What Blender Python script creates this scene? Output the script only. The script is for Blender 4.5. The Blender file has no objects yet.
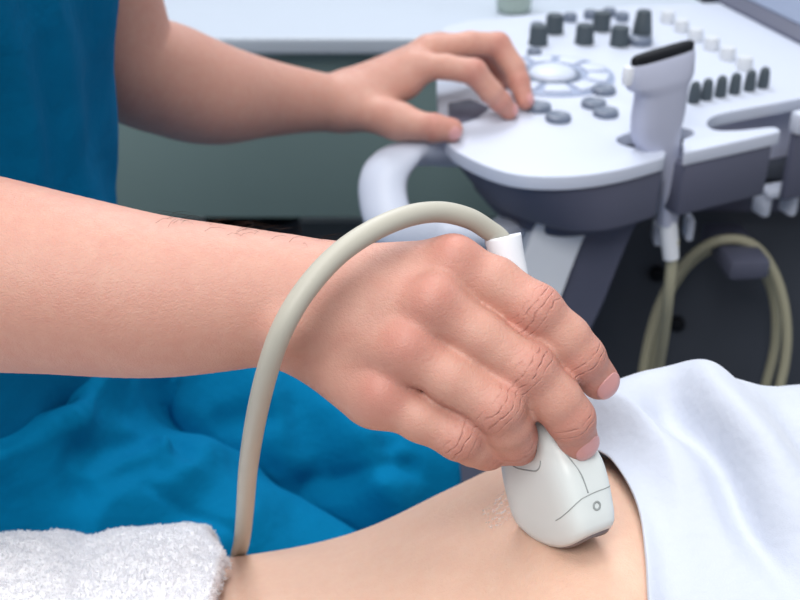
import bpy, bmesh, math, random
import numpy as np
from mathutils import Vector, Matrix
random.seed(4); RNG = np.random.default_rng(4)
SC = bpy.context.scene
COL = SC.collection
PI = math.pi
V = lambda *a: np.array(a, dtype=np.float64)

# ------------------------------------------------------------------ camera model
H = 1.267; PITCH = math.radians(30); FPX = 800 * 50 / 36.0
FWD = V(0, math.cos(PITCH), -math.sin(PITCH)); UPV = V(0, math.sin(PITCH), math.cos(PITCH)); RT = V(1, 0, 0)
CAM = V(0, 0, H)
def P(px, py, d):
    return CAM + d * (FWD + RT * (px - 400) / FPX + UPV * (300 - py) / FPX)
def PZ(px, py, z):
    r = FWD + RT * (px - 400) / FPX + UPV * (300 - py) / FPX
    return CAM + r * (z - H) / r[2]
def nrm(v):
    v = np.asarray(v, float); return v / (np.linalg.norm(v) + 1e-12)
def gauss(x, s): return np.exp(-(x / s) ** 2)
def lerp(a, b, t): return a + (b - a) * t
def sstep(a, b, x):
    t = np.clip((x - a) / (b - a), 0, 1); return t * t * (3 - 2 * t)

# ------------------------------------------------------------------ object helpers
ROOT = {}
def set_props(o, label=None, cat=None, group=None, kind=None):
    if label: o['label'] = label
    if cat: o['category'] = cat
    if group: o['group'] = group
    if kind: o['kind'] = kind
    return o
def empty(name, loc, label, cat, group=None):
    o = bpy.data.objects.new(name, None); COL.objects.link(o)
    o.location = tuple(loc); o.empty_display_size = .02
    ROOT[o.name] = V(*loc)
    return set_props(o, label, cat, group)
def mk(name, verts, faces, mat, parent=None, smooth=True, loc=None, subsurf=0, label=None):
    """one mesh object from world-space verts; its origin is its thing's base"""
    verts = np.asarray(verts, float)
    if parent is not None: off = ROOT[parent.name]
    elif loc is not None: off = V(*loc)
    else: off = V((verts[:, 0].min() + verts[:, 0].max()) / 2, (verts[:, 1].min() + verts[:, 1].max()) / 2, verts[:, 2].min())
    me = bpy.data.meshes.new(name)
    v = verts - off
    if isinstance(faces, np.ndarray):
        n, k = faces.shape
        me.vertices.add(len(v)); me.vertices.foreach_set('co', v.astype(np.float32).ravel())
        me.loops.add(n * k); me.loops.foreach_set('vertex_index', faces.astype(np.int32).ravel())
        me.polygons.add(n)
        me.polygons.foreach_set('loop_start', np.arange(0, n * k, k, dtype=np.int32))
        me.update(calc_edges=True); me.validate()
    else:
        me.from_pydata([tuple(x) for x in v], [], [tuple(int(i) for i in f) for f in faces]); me.update()
    if smooth: me.polygons.foreach_set('use_smooth', np.ones(len(me.polygons), dtype=bool))
    o = bpy.data.objects.new(name, me); COL.objects.link(o)
    if mat: me.materials.append(mat)
    if parent is not None: o.parent = parent
    else: o.location = tuple(off)
    ROOT[o.name] = off
    if subsurf:
        m = o.modifiers.new('sub', 'SUBSURF'); m.levels = subsurf; m.render_levels = subsurf
    if label: o['label'] = label
    return o
def sharp(o, ang=35):
    me = o.data
    bm = bmesh.new(); bm.from_mesh(me)
    bmesh.ops.recalc_face_normals(bm, faces=bm.faces)
    for e in bm.edges:
        e.smooth = not (len(e.link_faces) == 2 and e.calc_face_angle(0) > math.radians(ang))
    bm.to_mesh(me); bm.free(); return o
def fixn(o):
    bm = bmesh.new(); bm.from_mesh(o.data)
    bmesh.ops.recalc_face_normals(bm, faces=bm.faces)
    bm.to_mesh(o.data); bm.free(); return o

def grid_faces(nu, nv, close_v=False):
    """faces for verts[u*nv+v]"""
    u = np.arange(nu - 1)[:, None]; w = np.arange(nv if close_v else nv - 1)[None, :]
    w2 = (w + 1) % nv
    return np.stack([(u * nv + w).ravel(), (u * nv + w2).ravel(), ((u + 1) * nv + w2).ravel(), ((u + 1) * nv + w).ravel()], 1)
def loft(rings, cap=True):
    """rings: list of (n,3) closed loops -> verts, faces"""
    n = len(rings[0]); v = np.concatenate(rings, 0)
    f = [tuple(x) for x in grid_faces(len(rings), n, True)]
    if cap:
        for k, base in ((0, 0), (1, (len(rings) - 1) * n)):
            c = len(v); v = np.vstack([v, np.mean(rings[0 if k == 0 else -1], 0)])
            for i in range(n):
                a, b = base + i, base + (i + 1) % n
                f.append((b, a, c) if k == 0 else (a, b, c))
    return v, f
def catmull(pts, per=10):
    p = [np.asarray(q, float) for q in pts]
    p = [2 * p[0] - p[1]] + p + [2 * p[-1] - p[-2]]
    out = []
    for i in range(1, len(p) - 2):
        for t in np.linspace(0, 1, per, endpoint=False):
            a, b, c, d = p[i - 1], p[i], p[i + 1], p[i + 2]
            out.append(.5 * ((2 * b) + (c - a) * t + (2 * a - 5 * b + 4 * c - d) * t * t + (3 * b - a - 3 * c + d) * t ** 3))
    out.append(p[-2]); return np.array(out)
def frames(path):
    T = np.gradient(path, axis=0); T /= np.linalg.norm(T, axis=1)[:, None] + 1e-12
    n = np.cross(T[0], V(0.13, .2, 1)); n = nrm(n); N = []
    for t in T:
        n = n - t * np.dot(n, t); n = nrm(n); N.append(n)
    return T, np.array(N), np.cross(T, np.array(N))
def tube(path, r, n=14, cap=True, ry=None, nvec=None):
    path = np.asarray(path, float)
    T, N, B = frames(path)
    if nvec is not None:
        N = np.array([nrm(np.asarray(nvec) - t * np.dot(nvec, t)) for t in T]); B = np.cross(T, N)
    r = np.broadcast_to(np.asarray(r, float), (len(path),)); ry = r if ry is None else np.broadcast_to(np.asarray(ry, float), (len(path),))
    a = np.linspace(0, 2 * PI, n, endpoint=False)
    rings = [path[i] + r[i] * np.cos(a)[:, None] * N[i] + ry[i] * np.sin(a)[:, None] * B[i] for i in range(len(path))]
    return loft(rings, cap)
def lathe(prof, c, axis=(0, 0, 1), n=28, cap=True):
    """prof: [(r, h)] along axis from point c"""
    ax = nrm(axis); s = nrm(np.cross(ax, V(.3, 1, .1))); t = np.cross(ax, s)
    a = np.linspace(0, 2 * PI, n, endpoint=False)
    return loft([np.asarray(c) + h * ax + r * (np.cos(a)[:, None] * s + np.sin(a)[:, None] * t) for r, h in prof], cap)
def join(parts):
    v = []; f = []; o = 0
    for a, b in parts:
        v.append(np.asarray(a, float)); f += [tuple(int(i) + o for i in x) for x in b]; o += len(a)
    return np.concatenate(v, 0), f
def bevel_mesh(v, f, w, seg=2, ang=30):
    bm = bmesh.new()
    bv = [bm.verts.new(tuple(x)) for x in v]
    for q in f: bm.faces.new([bv[i] for i in q])
    bmesh.ops.recalc_face_normals(bm, faces=bm.faces)
    es = [e for e in bm.edges if len(e.link_faces) == 2 and e.calc_face_angle(0) > math.radians(ang)]
    if w > 0: bmesh.ops.bevel(bm, geom=es, offset=w, segments=seg, profile=.5, affect='EDGES', clamp_overlap=True)
    bm.verts.index_update()
    vv = np.array([x.co[:] for x in bm.verts]); ff = [[x.index for x in q.verts] for q in bm.faces]
    bm.free(); return vv, ff
def box(c, size, rot=0, bev=.003, seg=2, M=None):
    x, y, z = [s / 2 for s in size]
    v = np.array([[sx * x, sy * y, sz * z] for sx in (-1, 1) for sy in (-1, 1) for sz in (-1, 1)], float)
    f = [(0, 1, 3, 2), (4, 6, 7, 5), (0, 4, 5, 1), (2, 3, 7, 6), (0, 2, 6, 4), (1, 5, 7, 3)]
    v, f = bevel_mesh(v, f, bev, seg)
    if M is not None: v = v @ np.asarray(M).T
    elif rot:
        cs, sn = math.cos(rot), math.sin(rot); v = v @ np.array([[cs, -sn, 0], [sn, cs, 0], [0, 0, 1]]).T
    return v + np.asarray(c, float), f
def prism(outline, z0, z1, bev=.004, seg=3, z0fn=None, ang=50, low=None):
    n = len(outline); low_ = low or outline
    v = [(p[0], p[1], z0 if z0fn is None else z0fn(p)) for p in low_] + [(p[0], p[1], z1) for p in outline]
    f = [tuple(range(n))[::-1], tuple(range(n, 2 * n))] + [(i, (i + 1) % n, n + (i + 1) % n, n + i) for i in range(n)]
    return bevel_mesh(v, f, bev, seg, ang)
def chaikin(p, it=2):
    p = np.asarray(p, float)
    for _ in range(it):
        q = np.roll(p, -1, 0); p = np.stack([.75 * p + .25 * q, .25 * p + .75 * q], 1).reshape(-1, p.shape[1])
    return p

# ------------------------------------------------------------------ noise
_T = np.random.default_rng(11).random((64, 64, 64)).astype(np.float32)
def vnoise(p):
    p = np.asarray(p); i = np.floor(p).astype(int); f = p - i; f = f * f * (3 - 2 * f); i &= 63; j = (i + 1) & 63
    g = lambda a, b, c: _T[a, b, c]
    x0, y0, z0 = i.T; x1, y1, z1 = j.T; fx, fy, fz = f.T
    a = lerp(lerp(g(x0, y0, z0), g(x1, y0, z0), fx), lerp(g(x0, y1, z0), g(x1, y1, z0), fx), fy)
    b = lerp(lerp(g(x0, y0, z1), g(x1, y0, z1), fx), lerp(g(x0, y1, z1), g(x1, y1, z1), fx), fy)
    return lerp(a, b, fz) * 2 - 1
def fbm(p, o=3):
    return sum(vnoise(np.asarray(p) * 2 ** k + 17.3 * k) / 2 ** k for k in range(o))

# ------------------------------------------------------------------ signed distance modelling
def smin(a, b, k):
    if k <= 0: return np.minimum(a, b)
    h = np.clip(.5 + .5 * (b - a) / k, 0, 1)
    return lerp(b, a, h) - k * h * (1 - h)
class Grid:
    def __init__(s, lo, hi, h):
        s.h = h; s.lo = np.asarray(lo, float)
        s.n = np.ceil((np.asarray(hi) - s.lo) / h).astype(int) + 1
    def new(s): return np.full(s.n, 1.0, np.float32)
    def block(s, lo, hi):
        a = np.clip(np.floor((lo - s.lo) / s.h).astype(int), 0, s.n - 1); b = np.clip(np.ceil((hi - s.lo) / s.h).astype(int) + 1, a + 1, s.n)
        sl = tuple(slice(a[i], b[i]) for i in range(3))
        ax = [(s.lo[i] + s.h * np.arange(a[i], b[i])).astype(np.float32) for i in range(3)]
        return sl, ax[0][:, None, None], ax[1][None, :, None], ax[2][None, None, :]
    def cone(s, F, a, b, ra, rb, k=0., flat=None, nv=None):
        a = np.asarray(a, float); b = np.asarray(b, float)
        R = max(ra, rb); pad = R + 1.6 * k + 3.5 * s.h
        sl, X, Y, Z = s.block(np.minimum(a, b) - pad, np.maximum(a, b) + pad)
        ab = b - a; L = max(float(ab @ ab), 1e-12)
        dx, dy, dz = X - a[0], Y - a[1], Z - a[2]
        t = np.clip((dx * ab[0] + dy * ab[1] + dz * ab[2]) / L, 0, 1)
        qx, qy, qz = dx - t * ab[0], dy - t * ab[1], dz - t * ab[2]
        d2 = qx * qx + qy * qy + qz * qz
        if flat:
            m = qx * nv[0] + qy * nv[1] + qz * nv[2]; d2 = d2 + m * m * (1 / flat ** 2 - 1)
        d = np.sqrt(d2) - (ra + (rb - ra) * t)
        F[sl] = smin(F[sl], d.astype(np.float32), k)
    def chain(s, F, pts, rs, k=0., kk=.004, flat=None, nv=None):
        """a chain of cones blended inside itself with kk, then into F with k"""
        pts = [np.asarray(p, float) for p in pts]; R = max(rs); pad = R + 1.6 * max(k, kk) + 3.5 * s.h
        sl, X, Y, Z = s.block(np.min(pts, 0) - pad, np.max(pts, 0) + pad)
        sub = Grid.__new__(Grid); sub.h = s.h; sub.lo = np.array([X.ravel()[0], Y.ravel()[0], Z.ravel()[0]], float); sub.n = np.array([X.size, Y.size, Z.size])
        G = sub.new()
        for i in range(len(pts) - 1): sub.cone(G, pts[i], pts[i + 1], rs[i], rs[i + 1], kk if i else 0, flat, nv)
        return sl, G
    def ell(s, F, c, r, k=0., M=None):
        c = np.asarray(c, float); r = np.asarray(r, float); pad = r.max() + 1.6 * k + 3.5 * s.h
        sl, X, Y, Z = s.block(c - pad, c + pad)
        dx, dy, dz = X - c[0], Y - c[1], Z - c[2]
        if M is not None:
            dx, dy, dz = [M[i][0] * dx + M[i][1] * dy + M[i][2] * dz for i in range(3)]
        q = np.sqrt((dx / r[0]) ** 2 + (dy / r[1]) ** 2 + (dz / r[2]) ** 2)
        d = (q - 1) * r.min()
        F[sl] = smin(F[sl], d.astype(np.float32), k)
    def loft(s, F, axis, st, k=0., p=2.3):
        """stack of superellipses along axis (0 = x, 2 = z); st rows: t, c1, c2, a1, a2 for the other two axes in order"""
        st = np.asarray(st, float); o = [i for i in range(3) if i != axis]
        lo = np.zeros(3); hi = np.zeros(3); lo[axis], hi[axis] = st[0, 0], st[-1, 0]
        for j, i in enumerate(o):
            lo[i] = (st[:, 1 + j] - st[:, 3 + j]).min(); hi[i] = (st[:, 1 + j] + st[:, 3 + j]).max()
        pad = 1.6 * k + 4 * s.h + .02
        sl, X, Y, Z = s.block(lo - pad, hi + pad); C = [X, Y, Z]
        t = C[axis]; tc = np.clip(t, st[0, 0], st[-1, 0])
        c1, c2, a1, a2 = [smooth_interp(tc.ravel(), st[:, 0], st[:, i]).reshape(tc.shape) for i in range(1, 5)]
        over = np.abs(t - tc)
        u = np.abs((C[o[0]] - c1) / a1); w = np.abs((C[o[1]] - c2) / a2)
        q = (u ** p + w ** p) ** (1 / p)
        d = (q - 1) * np.minimum(a1, a2)
        d = np.where(over > 0, np.sqrt(np.maximum(d, 0) ** 2 + over ** 2) + np.minimum(d, 0) * 0, d)
        F[sl] = smin(F[sl], d.astype(np.float32), k)
def smooth_interp(x, xs, ys):
    """Catmull-Rom-like (pchip slope) interpolation"""
    xs = np.asarray(xs); ys = np.asarray(ys)
    m = np.gradient(ys, xs); i = np.clip(np.searchsorted(xs, x) - 1, 0, len(xs) - 2)
    h = xs[i + 1] - xs[i]; t = (x - xs[i]) / h
    return (2 * t ** 3 - 3 * t ** 2 + 1) * ys[i] + (t ** 3 - 2 * t ** 2 + t) * h * m[i] + (-2 * t ** 3 + 3 * t ** 2) * ys[i + 1] + (t ** 3 - t ** 2) * h * m[i + 1]
def nets(F, g):
    """naive surface nets -> verts, quads"""
    I = F < 0
    cnt = np.zeros(np.array(F.shape) - 1, np.uint8)
    for a in (0, 1):
        for b in (0, 1):
            for c in (0, 1):
                cnt += I[a:F.shape[0] - 1 + a, b:F.shape[1] - 1 + b, c:F.shape[2] - 1 + c]
    cells = np.argwhere((cnt > 0) & (cnt < 8)); N = len(cells)
    idx = np.full(cnt.shape, -1, np.int32); idx[tuple(cells.T)] = np.arange(N)
    co = [(a, b, c) for a in (0, 1) for b in (0, 1) for c in (0, 1)]
    val = np.stack([F[cells[:, 0] + a, cells[:, 1] + b, cells[:, 2] + c] for a, b, c in co], 1).astype(np.float64)
    acc = np.zeros((N, 3)); num = np.zeros(N)
    for i in range(8):
        for j in range(i + 1, 8):
            ci, cj = np.array(co[i]), np.array(co[j])
            if np.abs(ci - cj).sum() != 1: continue
            m = (val[:, i] < 0) != (val[:, j] < 0)
            t = val[m, i] / (val[m, i] - val[m, j])
            acc[m] += ci + t[:, None] * (cj - ci); num[m] += 1
    verts = g.lo + g.h * (cells + acc / num[:, None])
    quads = []
    for ax in range(3):
        sa = [slice(None)] * 3; sb = [slice(None)] * 3; sa[ax] = slice(0, -1); sb[ax] = slice(1, None)
        A, B = I[tuple(sa)], I[tuple(sb)]
        e = np.argwhere(A != B)
        o1, o2 = [(1, 2), (2, 0), (0, 1)][ax]
        ok = (e[:, o1] > 0) & (e[:, o2] > 0) & (e[:, o1] < F.shape[o1] - 1) & (e[:, o2] < F.shape[o2] - 1)
        e = e[ok]; fl = A[tuple(e.T)]
        def at(d1, d2):
            q = e.copy(); q[:, o1] += d1; q[:, o2] += d2; return idx[tuple(q.T)]
        q = np.stack([at(-1, -1), at(0, -1), at(0, 0), at(-1, 0)], 1)
        q[~fl] = q[~fl][:, ::-1]; quads.append(q)
    return verts, np.concatenate(quads, 0)
def relax(v, q, it=2, lam=.5):
    """Laplacian smoothing of a quad mesh, then a counter-step against shrinking"""
    e = np.concatenate([q[:, [0, 1]], q[:, [1, 2]], q[:, [2, 3]], q[:, [3, 0]]]); n = len(v)
    for k in range(it):
        for l in (lam, -lam * 1.02):
            s = np.zeros_like(v); c = np.bincount(e[:, 0], minlength=n) + np.bincount(e[:, 1], minlength=n)
            for i in range(3):
                s[:, i] = np.bincount(e[:, 0], v[e[:, 1], i], n) + np.bincount(e[:, 1], v[e[:, 0], i], n)
            v = v + l * (s / np.maximum(c, 1)[:, None] - v)
    return v
def vnormals(v, q):
    n = np.cross(v[q[:, 2]] - v[q[:, 0]], v[q[:, 3]] - v[q[:, 1]]); out = np.zeros_like(v)
    for k in range(4):
        for i in range(3): out[:, i] += np.bincount(q[:, k], n[:, i], len(v))
    return out / (np.linalg.norm(out, axis=1)[:, None] + 1e-12)

# ------------------------------------------------------------------ materials
def lin(c):
    c = [x / 255 for x in c]; return [x / 12.92 if x <= .04045 else ((x + .055) / 1.055) ** 2.4 for x in c] + [1]
class Mat:
    def __init__(s, name, rgb, rough=.5, spec=.5):
        s.m = bpy.data.materials.new(name); s.m.use_nodes = True; s.t = s.m.node_tree; s.N = s.t.nodes
        s.b = s.N['Principled BSDF']; s.set('Base Color', lin(rgb)); s.set('Roughness', rough); s.set('Specular IOR Level', spec)
        s.h = None
    def set(s, k, v): s.b.inputs[k].default_value = v; return s
    def node(s, t, **k):
        n = s.N.new(t)
        for a, b in k.items(): setattr(n, a, b)
        return n
    def link(s, a, b): s.t.links.new(a, b)
    def noise(s, scale, detail=3, rough=.5, vec=None):
        if s.h is None: s.h = s.node('ShaderNodeTexCoord').outputs['Object']
        n = s.node('ShaderNodeTexNoise'); n.inputs['Scale'].default_value = scale; n.inputs['Detail'].default_value = detail; n.inputs['Roughness'].default_value = rough
        s.link(vec or s.h, n.inputs['Vector']); return n.outputs['Fac']
    def math(s, op, a, b=None, c=None):
        n = s.node('ShaderNodeMath', operation=op)
        for i, x in enumerate((a, b, c)):
            if x is None: continue
            if isinstance(x, (int, float)): n.inputs[i].default_value = x
            else: s.link(x, n.inputs[i])
        return n.outputs[0]
    def attr(s, name):
        n = s.node('ShaderNodeAttribute'); n.attribute_name = name; return n.outputs['Fac']
    def mix(s, fac, a, b):
        n = s.node('ShaderNodeMix', data_type='RGBA')
        for sock, x in ((n.inputs[0], fac), (n.inputs[6], a), (n.inputs[7], b)):
            if isinstance(x, (int, float, list, tuple)): sock.default_value = x
            else: s.link(x, sock)
        return n.outputs[2]
    def ramp(s, fac, a, b):
        n = s.node('ShaderNodeMapRange'); n.inputs[1].default_value = a; n.inputs[2].default_value = b; s.link(fac, n.inputs[0]); return n.outputs[0]
    def color(s, c): s.link(c, s.b.inputs['Base Color']); return s
    def bump(s, h, dist, strength=1.0):
        n = s.node('ShaderNodeBump'); n.inputs['Distance'].default_value = dist; n.inputs['Strength'].default_value = strength
        s.link(h, n.inputs['Height']); s.link(n.outputs[0], s.b.inputs['Normal']); return s
def plain(name, rgb, rough=.5, spec=.5, var=.04, scale=30, bump=0):
    m = Mat(name, rgb, rough, spec); f = m.noise(scale, 4)
    c = lin(rgb); lo = [x * (1 - var) for x in c[:3]] + [1]; hi = [min(1, x * (1 + var)) for x in c[:3]] + [1]
    m.color(m.mix(f, lo, hi))
    if bump: m.bump(m.noise(scale * 20, 2), bump)
    return m.m
def skin_mat(name, base, red, pale, hand=False):
    m = Mat(name, base, .5, .38)
    m.set('Subsurface Weight', .14); m.set('Subsurface Radius', (1, .35, .18)); m.set('Subsurface Scale', .006)
    n1 = m.ramp(m.noise(26, 4, .6), .3, .7); n2 = m.ramp(m.noise(160, 3, .6), .35, .65)
    c = m.mix(m.math('MULTIPLY', n1, .35), lin(base), lin(pale))
    c = m.mix(m.math('MULTIPLY', n2, .14), c, lin(red))
    vo = m.node('ShaderNodeTexVoronoi'); vo.feature = 'DISTANCE_TO_EDGE'; vo.inputs['Scale'].default_value = 620; m.link(m.h, vo.inputs['Vector'])
    cell = m.math('MINIMUM', m.math('MULTIPLY', vo.outputs['Distance'], 5.0), 1.0)
    tex = m.math('ADD', m.math('MULTIPLY', m.noise(420, 3, .6), .5), m.math('MULTIPLY', m.noise(1300, 2, .5), .35))
    tex = m.math('ADD', tex, m.math('MULTIPLY', cell, .09 if hand else .04))
    mot = m.ramp(m.noise(75, 4, .7), .38, .66); c = m.mix(m.math('MULTIPLY', mot, .10), c, lin(red))
    if hand:
        c = m.mix(m.math('MULTIPLY', m.attr('red'), .75), c, lin(red))
        u = m.attr('crease_u'); k = m.attr('crease_m'); w = m.noise(120, 1); w2 = m.noise(300, 2)
        ph = m.math('ADD', m.math('MULTIPLY', u, 1900), m.math('MULTIPLY', m.math('SUBTRACT', w, .5), 9.0))
        line = m.math('POWER', m.math('ADD', m.math('MULTIPLY', m.math('SINE', ph), .5), .5), 7.0)
        line = m.math('MULTIPLY', m.math('MULTIPLY', line, k), m.ramp(w2, .32, .62))
        c = m.mix(m.math('MULTIPLY', line, .20), c, lin([int(x * .75) for x in red]))
        tex = m.math('SUBTRACT', tex, m.math('MULTIPLY', line, 1.0))
    m.color(c); m.bump(tex, .00055, .9)
    return m.m
def cloth_mat(name, rgb, rough=.85, weave=1800, wb=.00012, crumple=0, sheen=.25, var=.06):
    m = Mat(name, rgb, rough, .06); m.set('Sheen Weight', sheen); m.set('Sheen Roughness', .5)
    c = lin(rgb); f = m.noise(40, 4)
    m.color(m.mix(f, [x * (1 - var) for x in c[:3]] + [1], [min(1, x * (1 + var)) for x in c[:3]] + [1]))
    h = m.math('MULTIPLY', m.noise(weave, 2), wb)
    if crumple: h = m.math('ADD', h, m.math('MULTIPLY', m.noise(38, 3, .55), crumple))
    m.bump(h, 1.0); return m.m

M = {}
M['skin_hand'] = skin_mat('warm_skin', (196, 148, 132), (180, 102, 94), (205, 160, 143), True)
M['skin_belly'] = skin_mat('fair_skin', (220, 182, 160), (208, 152, 132), (226, 194, 174))
M['nail'] = Mat('fingernail', (204, 148, 146), .3, .5).m
M['blue'] = cloth_mat('blue_cotton', (0, 114, 162), crumple=.003, sheen=.0)
M['blue_top'] = cloth_mat('blue_cotton_top', (0, 100, 146), crumple=.003, sheen=.0)
M['sheet'] = cloth_mat('white_cotton', (190, 196, 210), weave=1500, wb=.00016, crumple=.0025, var=.015)
M['towel'] = cloth_mat('white_terry', (241, 241, 245), 1.0, weave=500, wb=.0012, sheen=.4, var=.005)
M['pile'] = M['towel'].copy(); tw = M['pile'].node_tree; tl = tw.nodes.new('ShaderNodeBsdfTranslucent'); tl.inputs[0].default_value = lin((250, 250, 252)); mx = tw.nodes.new('ShaderNodeMixShader'); mx.inputs[0].default_value = .6
tw.links.new(tw.nodes['Principled BSDF'].outputs[0], mx.inputs[1]); tw.links.new(tl.outputs[0], mx.inputs[2]); tw.links.new(mx.outputs[0], tw.nodes['Material Output'].inputs[0])
M['probe'] = plain('probe_plastic', (216, 222, 222), .38, .45, .02)
M['probe_lav'] = plain('grey_lavender_plastic', (176, 181, 202), .42, .45, .02)
M['relief'] = plain('white_rubber', (226, 230, 238), .5, .4, .02)
M['cable'] = plain('beige_cable', (178, 175, 164), .48, .4, .03)
M['cable_olive'] = plain('beige_cable_far', (176, 172, 148), .5, .4, .03)
M['seam'] = plain('seam_grey', (150, 156, 156), .6, .3, .02)
M['lens_dark'] = plain('dark_lens', (112, 102, 104), .4, .5, .05)
M['black'] = plain('black_rubber', (16, 19, 26), .6, .2, .05)
M['panel'] = plain('white_plastic', (196, 203, 220), .4, .45, .015)
M['panel_side'] = plain('lavender_plastic', (200, 203, 226), .45, .4, .02)
M['skirt'] = plain('dark_grey_plastic', (84, 87, 106), .5, .4, .04)
M['charcoal'] = plain('charcoal_plastic', (68, 73, 84), .55, .35, .06)
M['knob'] = plain('knob_rubber', (66, 76, 84), .55, .35, .05)
M['button'] = plain('button_grey', (104, 114, 132), .4, .5, .05)
M['ring'] = plain('ring_grey', (146, 158, 184), .45, .4, .03)
M['key'] = plain('key_white', (196, 204, 222), .4, .4, .02)
M['key_cap'] = plain('ivory_key', (204, 208, 214), .4, .4, .02)
M['screen'] = plain('screen_grey', (124, 136, 162), .25, .5, .03)
M['desk'] = plain('desk_laminate', (192, 201, 214), .35, .45, .015)
M['cabinet'] = plain('sage_cabinet', (124, 146, 146), .6, .35, .05, 6)
M['wall'] = plain('wall_paint', (214, 220, 226), .8, .2, .02, 4)
M['floor'] = plain('floor_vinyl', (118, 128, 138), .45, .4, .06, 8)
M['couch'] = plain('couch_vinyl', (70, 84, 110), .45, .4, .04)
M['steel'] = plain('steel', (150, 154, 160), .35, .6, .03)
M['bottle'] = plain('bottle_plastic', (168, 184, 178), .4, .4, .03)
M['hair'] = plain('brown_hair', (58, 42, 34), .6, .3, .2, 200, .002)
g = Mat('clear_gel', (235, 225, 215), .06, .6); g.bump(g.noise(700, 3), .0002)
gt = g.node('ShaderNodeBsdfTransparent'); gg = g.b; g.set('Base Color', lin((250, 246, 242))); g.set('Roughness', .2); gm = g.node('ShaderNodeMixShader')
nb = [q for q in g.N if q.type == 'BUMP'][0]; g.link(g.math('MULTIPLY', g.ramp(g.noise(420, 3, .6), .5, .70), .5), gm.inputs[0])  # white flecks by noise: sparkling highlights painted into the gel
g.link(gt.outputs[0], gm.inputs[1]); g.link(gg.outputs[0], gm.inputs[2]); g.link(gm.outputs[0], g.N['Material Output'].inputs[0]); M['gel'] = g.m

# ================================================================== sonographer
VIEW = -FWD
def hand_arm(g, hd, k_palm=.010):
    """SDF of one arm with its hand. hd: joints in world space"""
    F = g.new()
    st = hd['arm']
    st = catmull([np.append(q, rr) for q, rr in st], 8)
    for i in range(len(st) - 1): g.cone(F, st[i][:3], st[i + 1][:3], st[i][3], st[i + 1][3], .0)
    for a, b, ra, rb, k in hd['palm']: g.cone(F, a, b, ra, rb, k)
    for c, r, k in hd.get('bumps', []): g.cone(F, c, V(*c) + V(1e-4, 0, 0), r, r, k)
    R = F.copy(); FG = g.new()
    for f in hd['fingers']:
        sl, G = g.chain(F, f['pts'], f['r'], kk=.0035)
        # fuller knuckles
        sub = Grid.__new__(Grid); sub.h = g.h
        sub.lo = g.lo + g.h * np.array([s.start for s in sl]); sub.n = np.array(G.shape)
        for c, r, k in f.get('bumps', []): sub.cone(G, c, V(*c) + V(1e-4, 0, 0), r, r, k)
        FG[sl] = smin(FG[sl], G, .0034)
        R[sl] = np.minimum(R[sl], smin(F[sl], G, f.get('k', k_palm)))
    R = np.minimum(R, FG)
    return R

# --- right hand (near the camera): joints
def pd(*a): return P(*a)
RH = {}
R_EL = pd(-160, 236, .515); R_SH = V(-.29, .53, 1.28)
RH['arm'] = [(lerp(R_EL, R_SH, .62), .049), (lerp(R_EL, R_SH, .2), .043), (R_EL, .041), (pd(-40, 268, .503), .0445), (pd(60, 284, .497), .0405), (pd(150, 296, .496), .0366), (pd(220, 298, .495), .0328), (pd(272, 298, .493), .0290), (pd(305, 302, .491), .0265)]
RH['palm'] = [
    (pd(300, 284, .492), pd(450, 268, .479), .0165, .0125, .010),
    (pd(300, 298, .488), pd(430, 304, .468), .0175, .0120, .010),
    (pd(300, 314, .488), pd(404, 348, .468), .0175, .0115, .010),
    (pd(296, 328, .492), pd(382, 396, .476), .0180, .0118, .010),
    (pd(466, 288, .4785), pd(506, 320, .4775), .0075, .0065, .006),
    (pd(345, 300, .500), pd(420, 330, .490), .020, .018, .012),
    (pd(330, 290, .510), pd(425, 300, .516), .016, .016, .010),
    (pd(335, 350, .496), pd(372, 398, .484), .0165, .0125, .010),
]
RH['bumps'] = [(pd(456, 256, .4715), .0075, .007), (pd(432, 300, .4605), .0078, .007), (pd(408, 344, .461), .0072, .007), (pd(382, 392, .4685), .0068, .007), (pd(288, 332, .470), .008, .010)]
def finger(pts, r, dz=0, k=.007):
    p = [pd(a, b, d + dz) for a, b, d in pts]
    bumps = []
    for j, g_ in ((2, .26), (4, .16)):
        ax = nrm(p[j + 1] - p[j - 1])
        dn = nrm(VIEW - ax * np.dot(VIEW, ax))
        bumps.append((p[j] + dn * r[j] * g_, r[j] * .84, .004))
    return dict(pts=p, r=r, bumps=bumps, k=k)
RH['fingers'] = [
    finger([(452, 267, .479), (495, 282, .475), (536, 310, .471), (566, 339, .4735), (581, 357, .476), (599, 380, .4845)], [.0124, .0105, .0109, .0103, .0097, .0086]),
    finger([(432, 304, .468), (481, 337, .466), (528, 369, .465), (557, 401, .468), (570, 418, .471), (578, 440, .479)], [.0122, .0106, .0112, .0106, .0100, .0088]),
    finger([(405, 348, .468), (452, 379, .464), (498, 407, .463), (507, 425, .469), (512, 436, .476), (518, 446, .488)], [.0118, .0104, .0108, .0104, .0100, .0088]),
    finger([(382, 395, .476), (420, 418, .472), (459, 436, .471), (474, 444, .477), (486, 448, .483), (500, 448, .492)], [.0114, .0097, .0098, .0092, .0088, .0080]),
    dict(pts=[pd(430, 300, .516), pd(492, 345, .522), pd(522, 378, .524), pd(545, 408, .522)], r=[.0145, .0115, .0118, .0092], k=.012),
]
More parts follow.
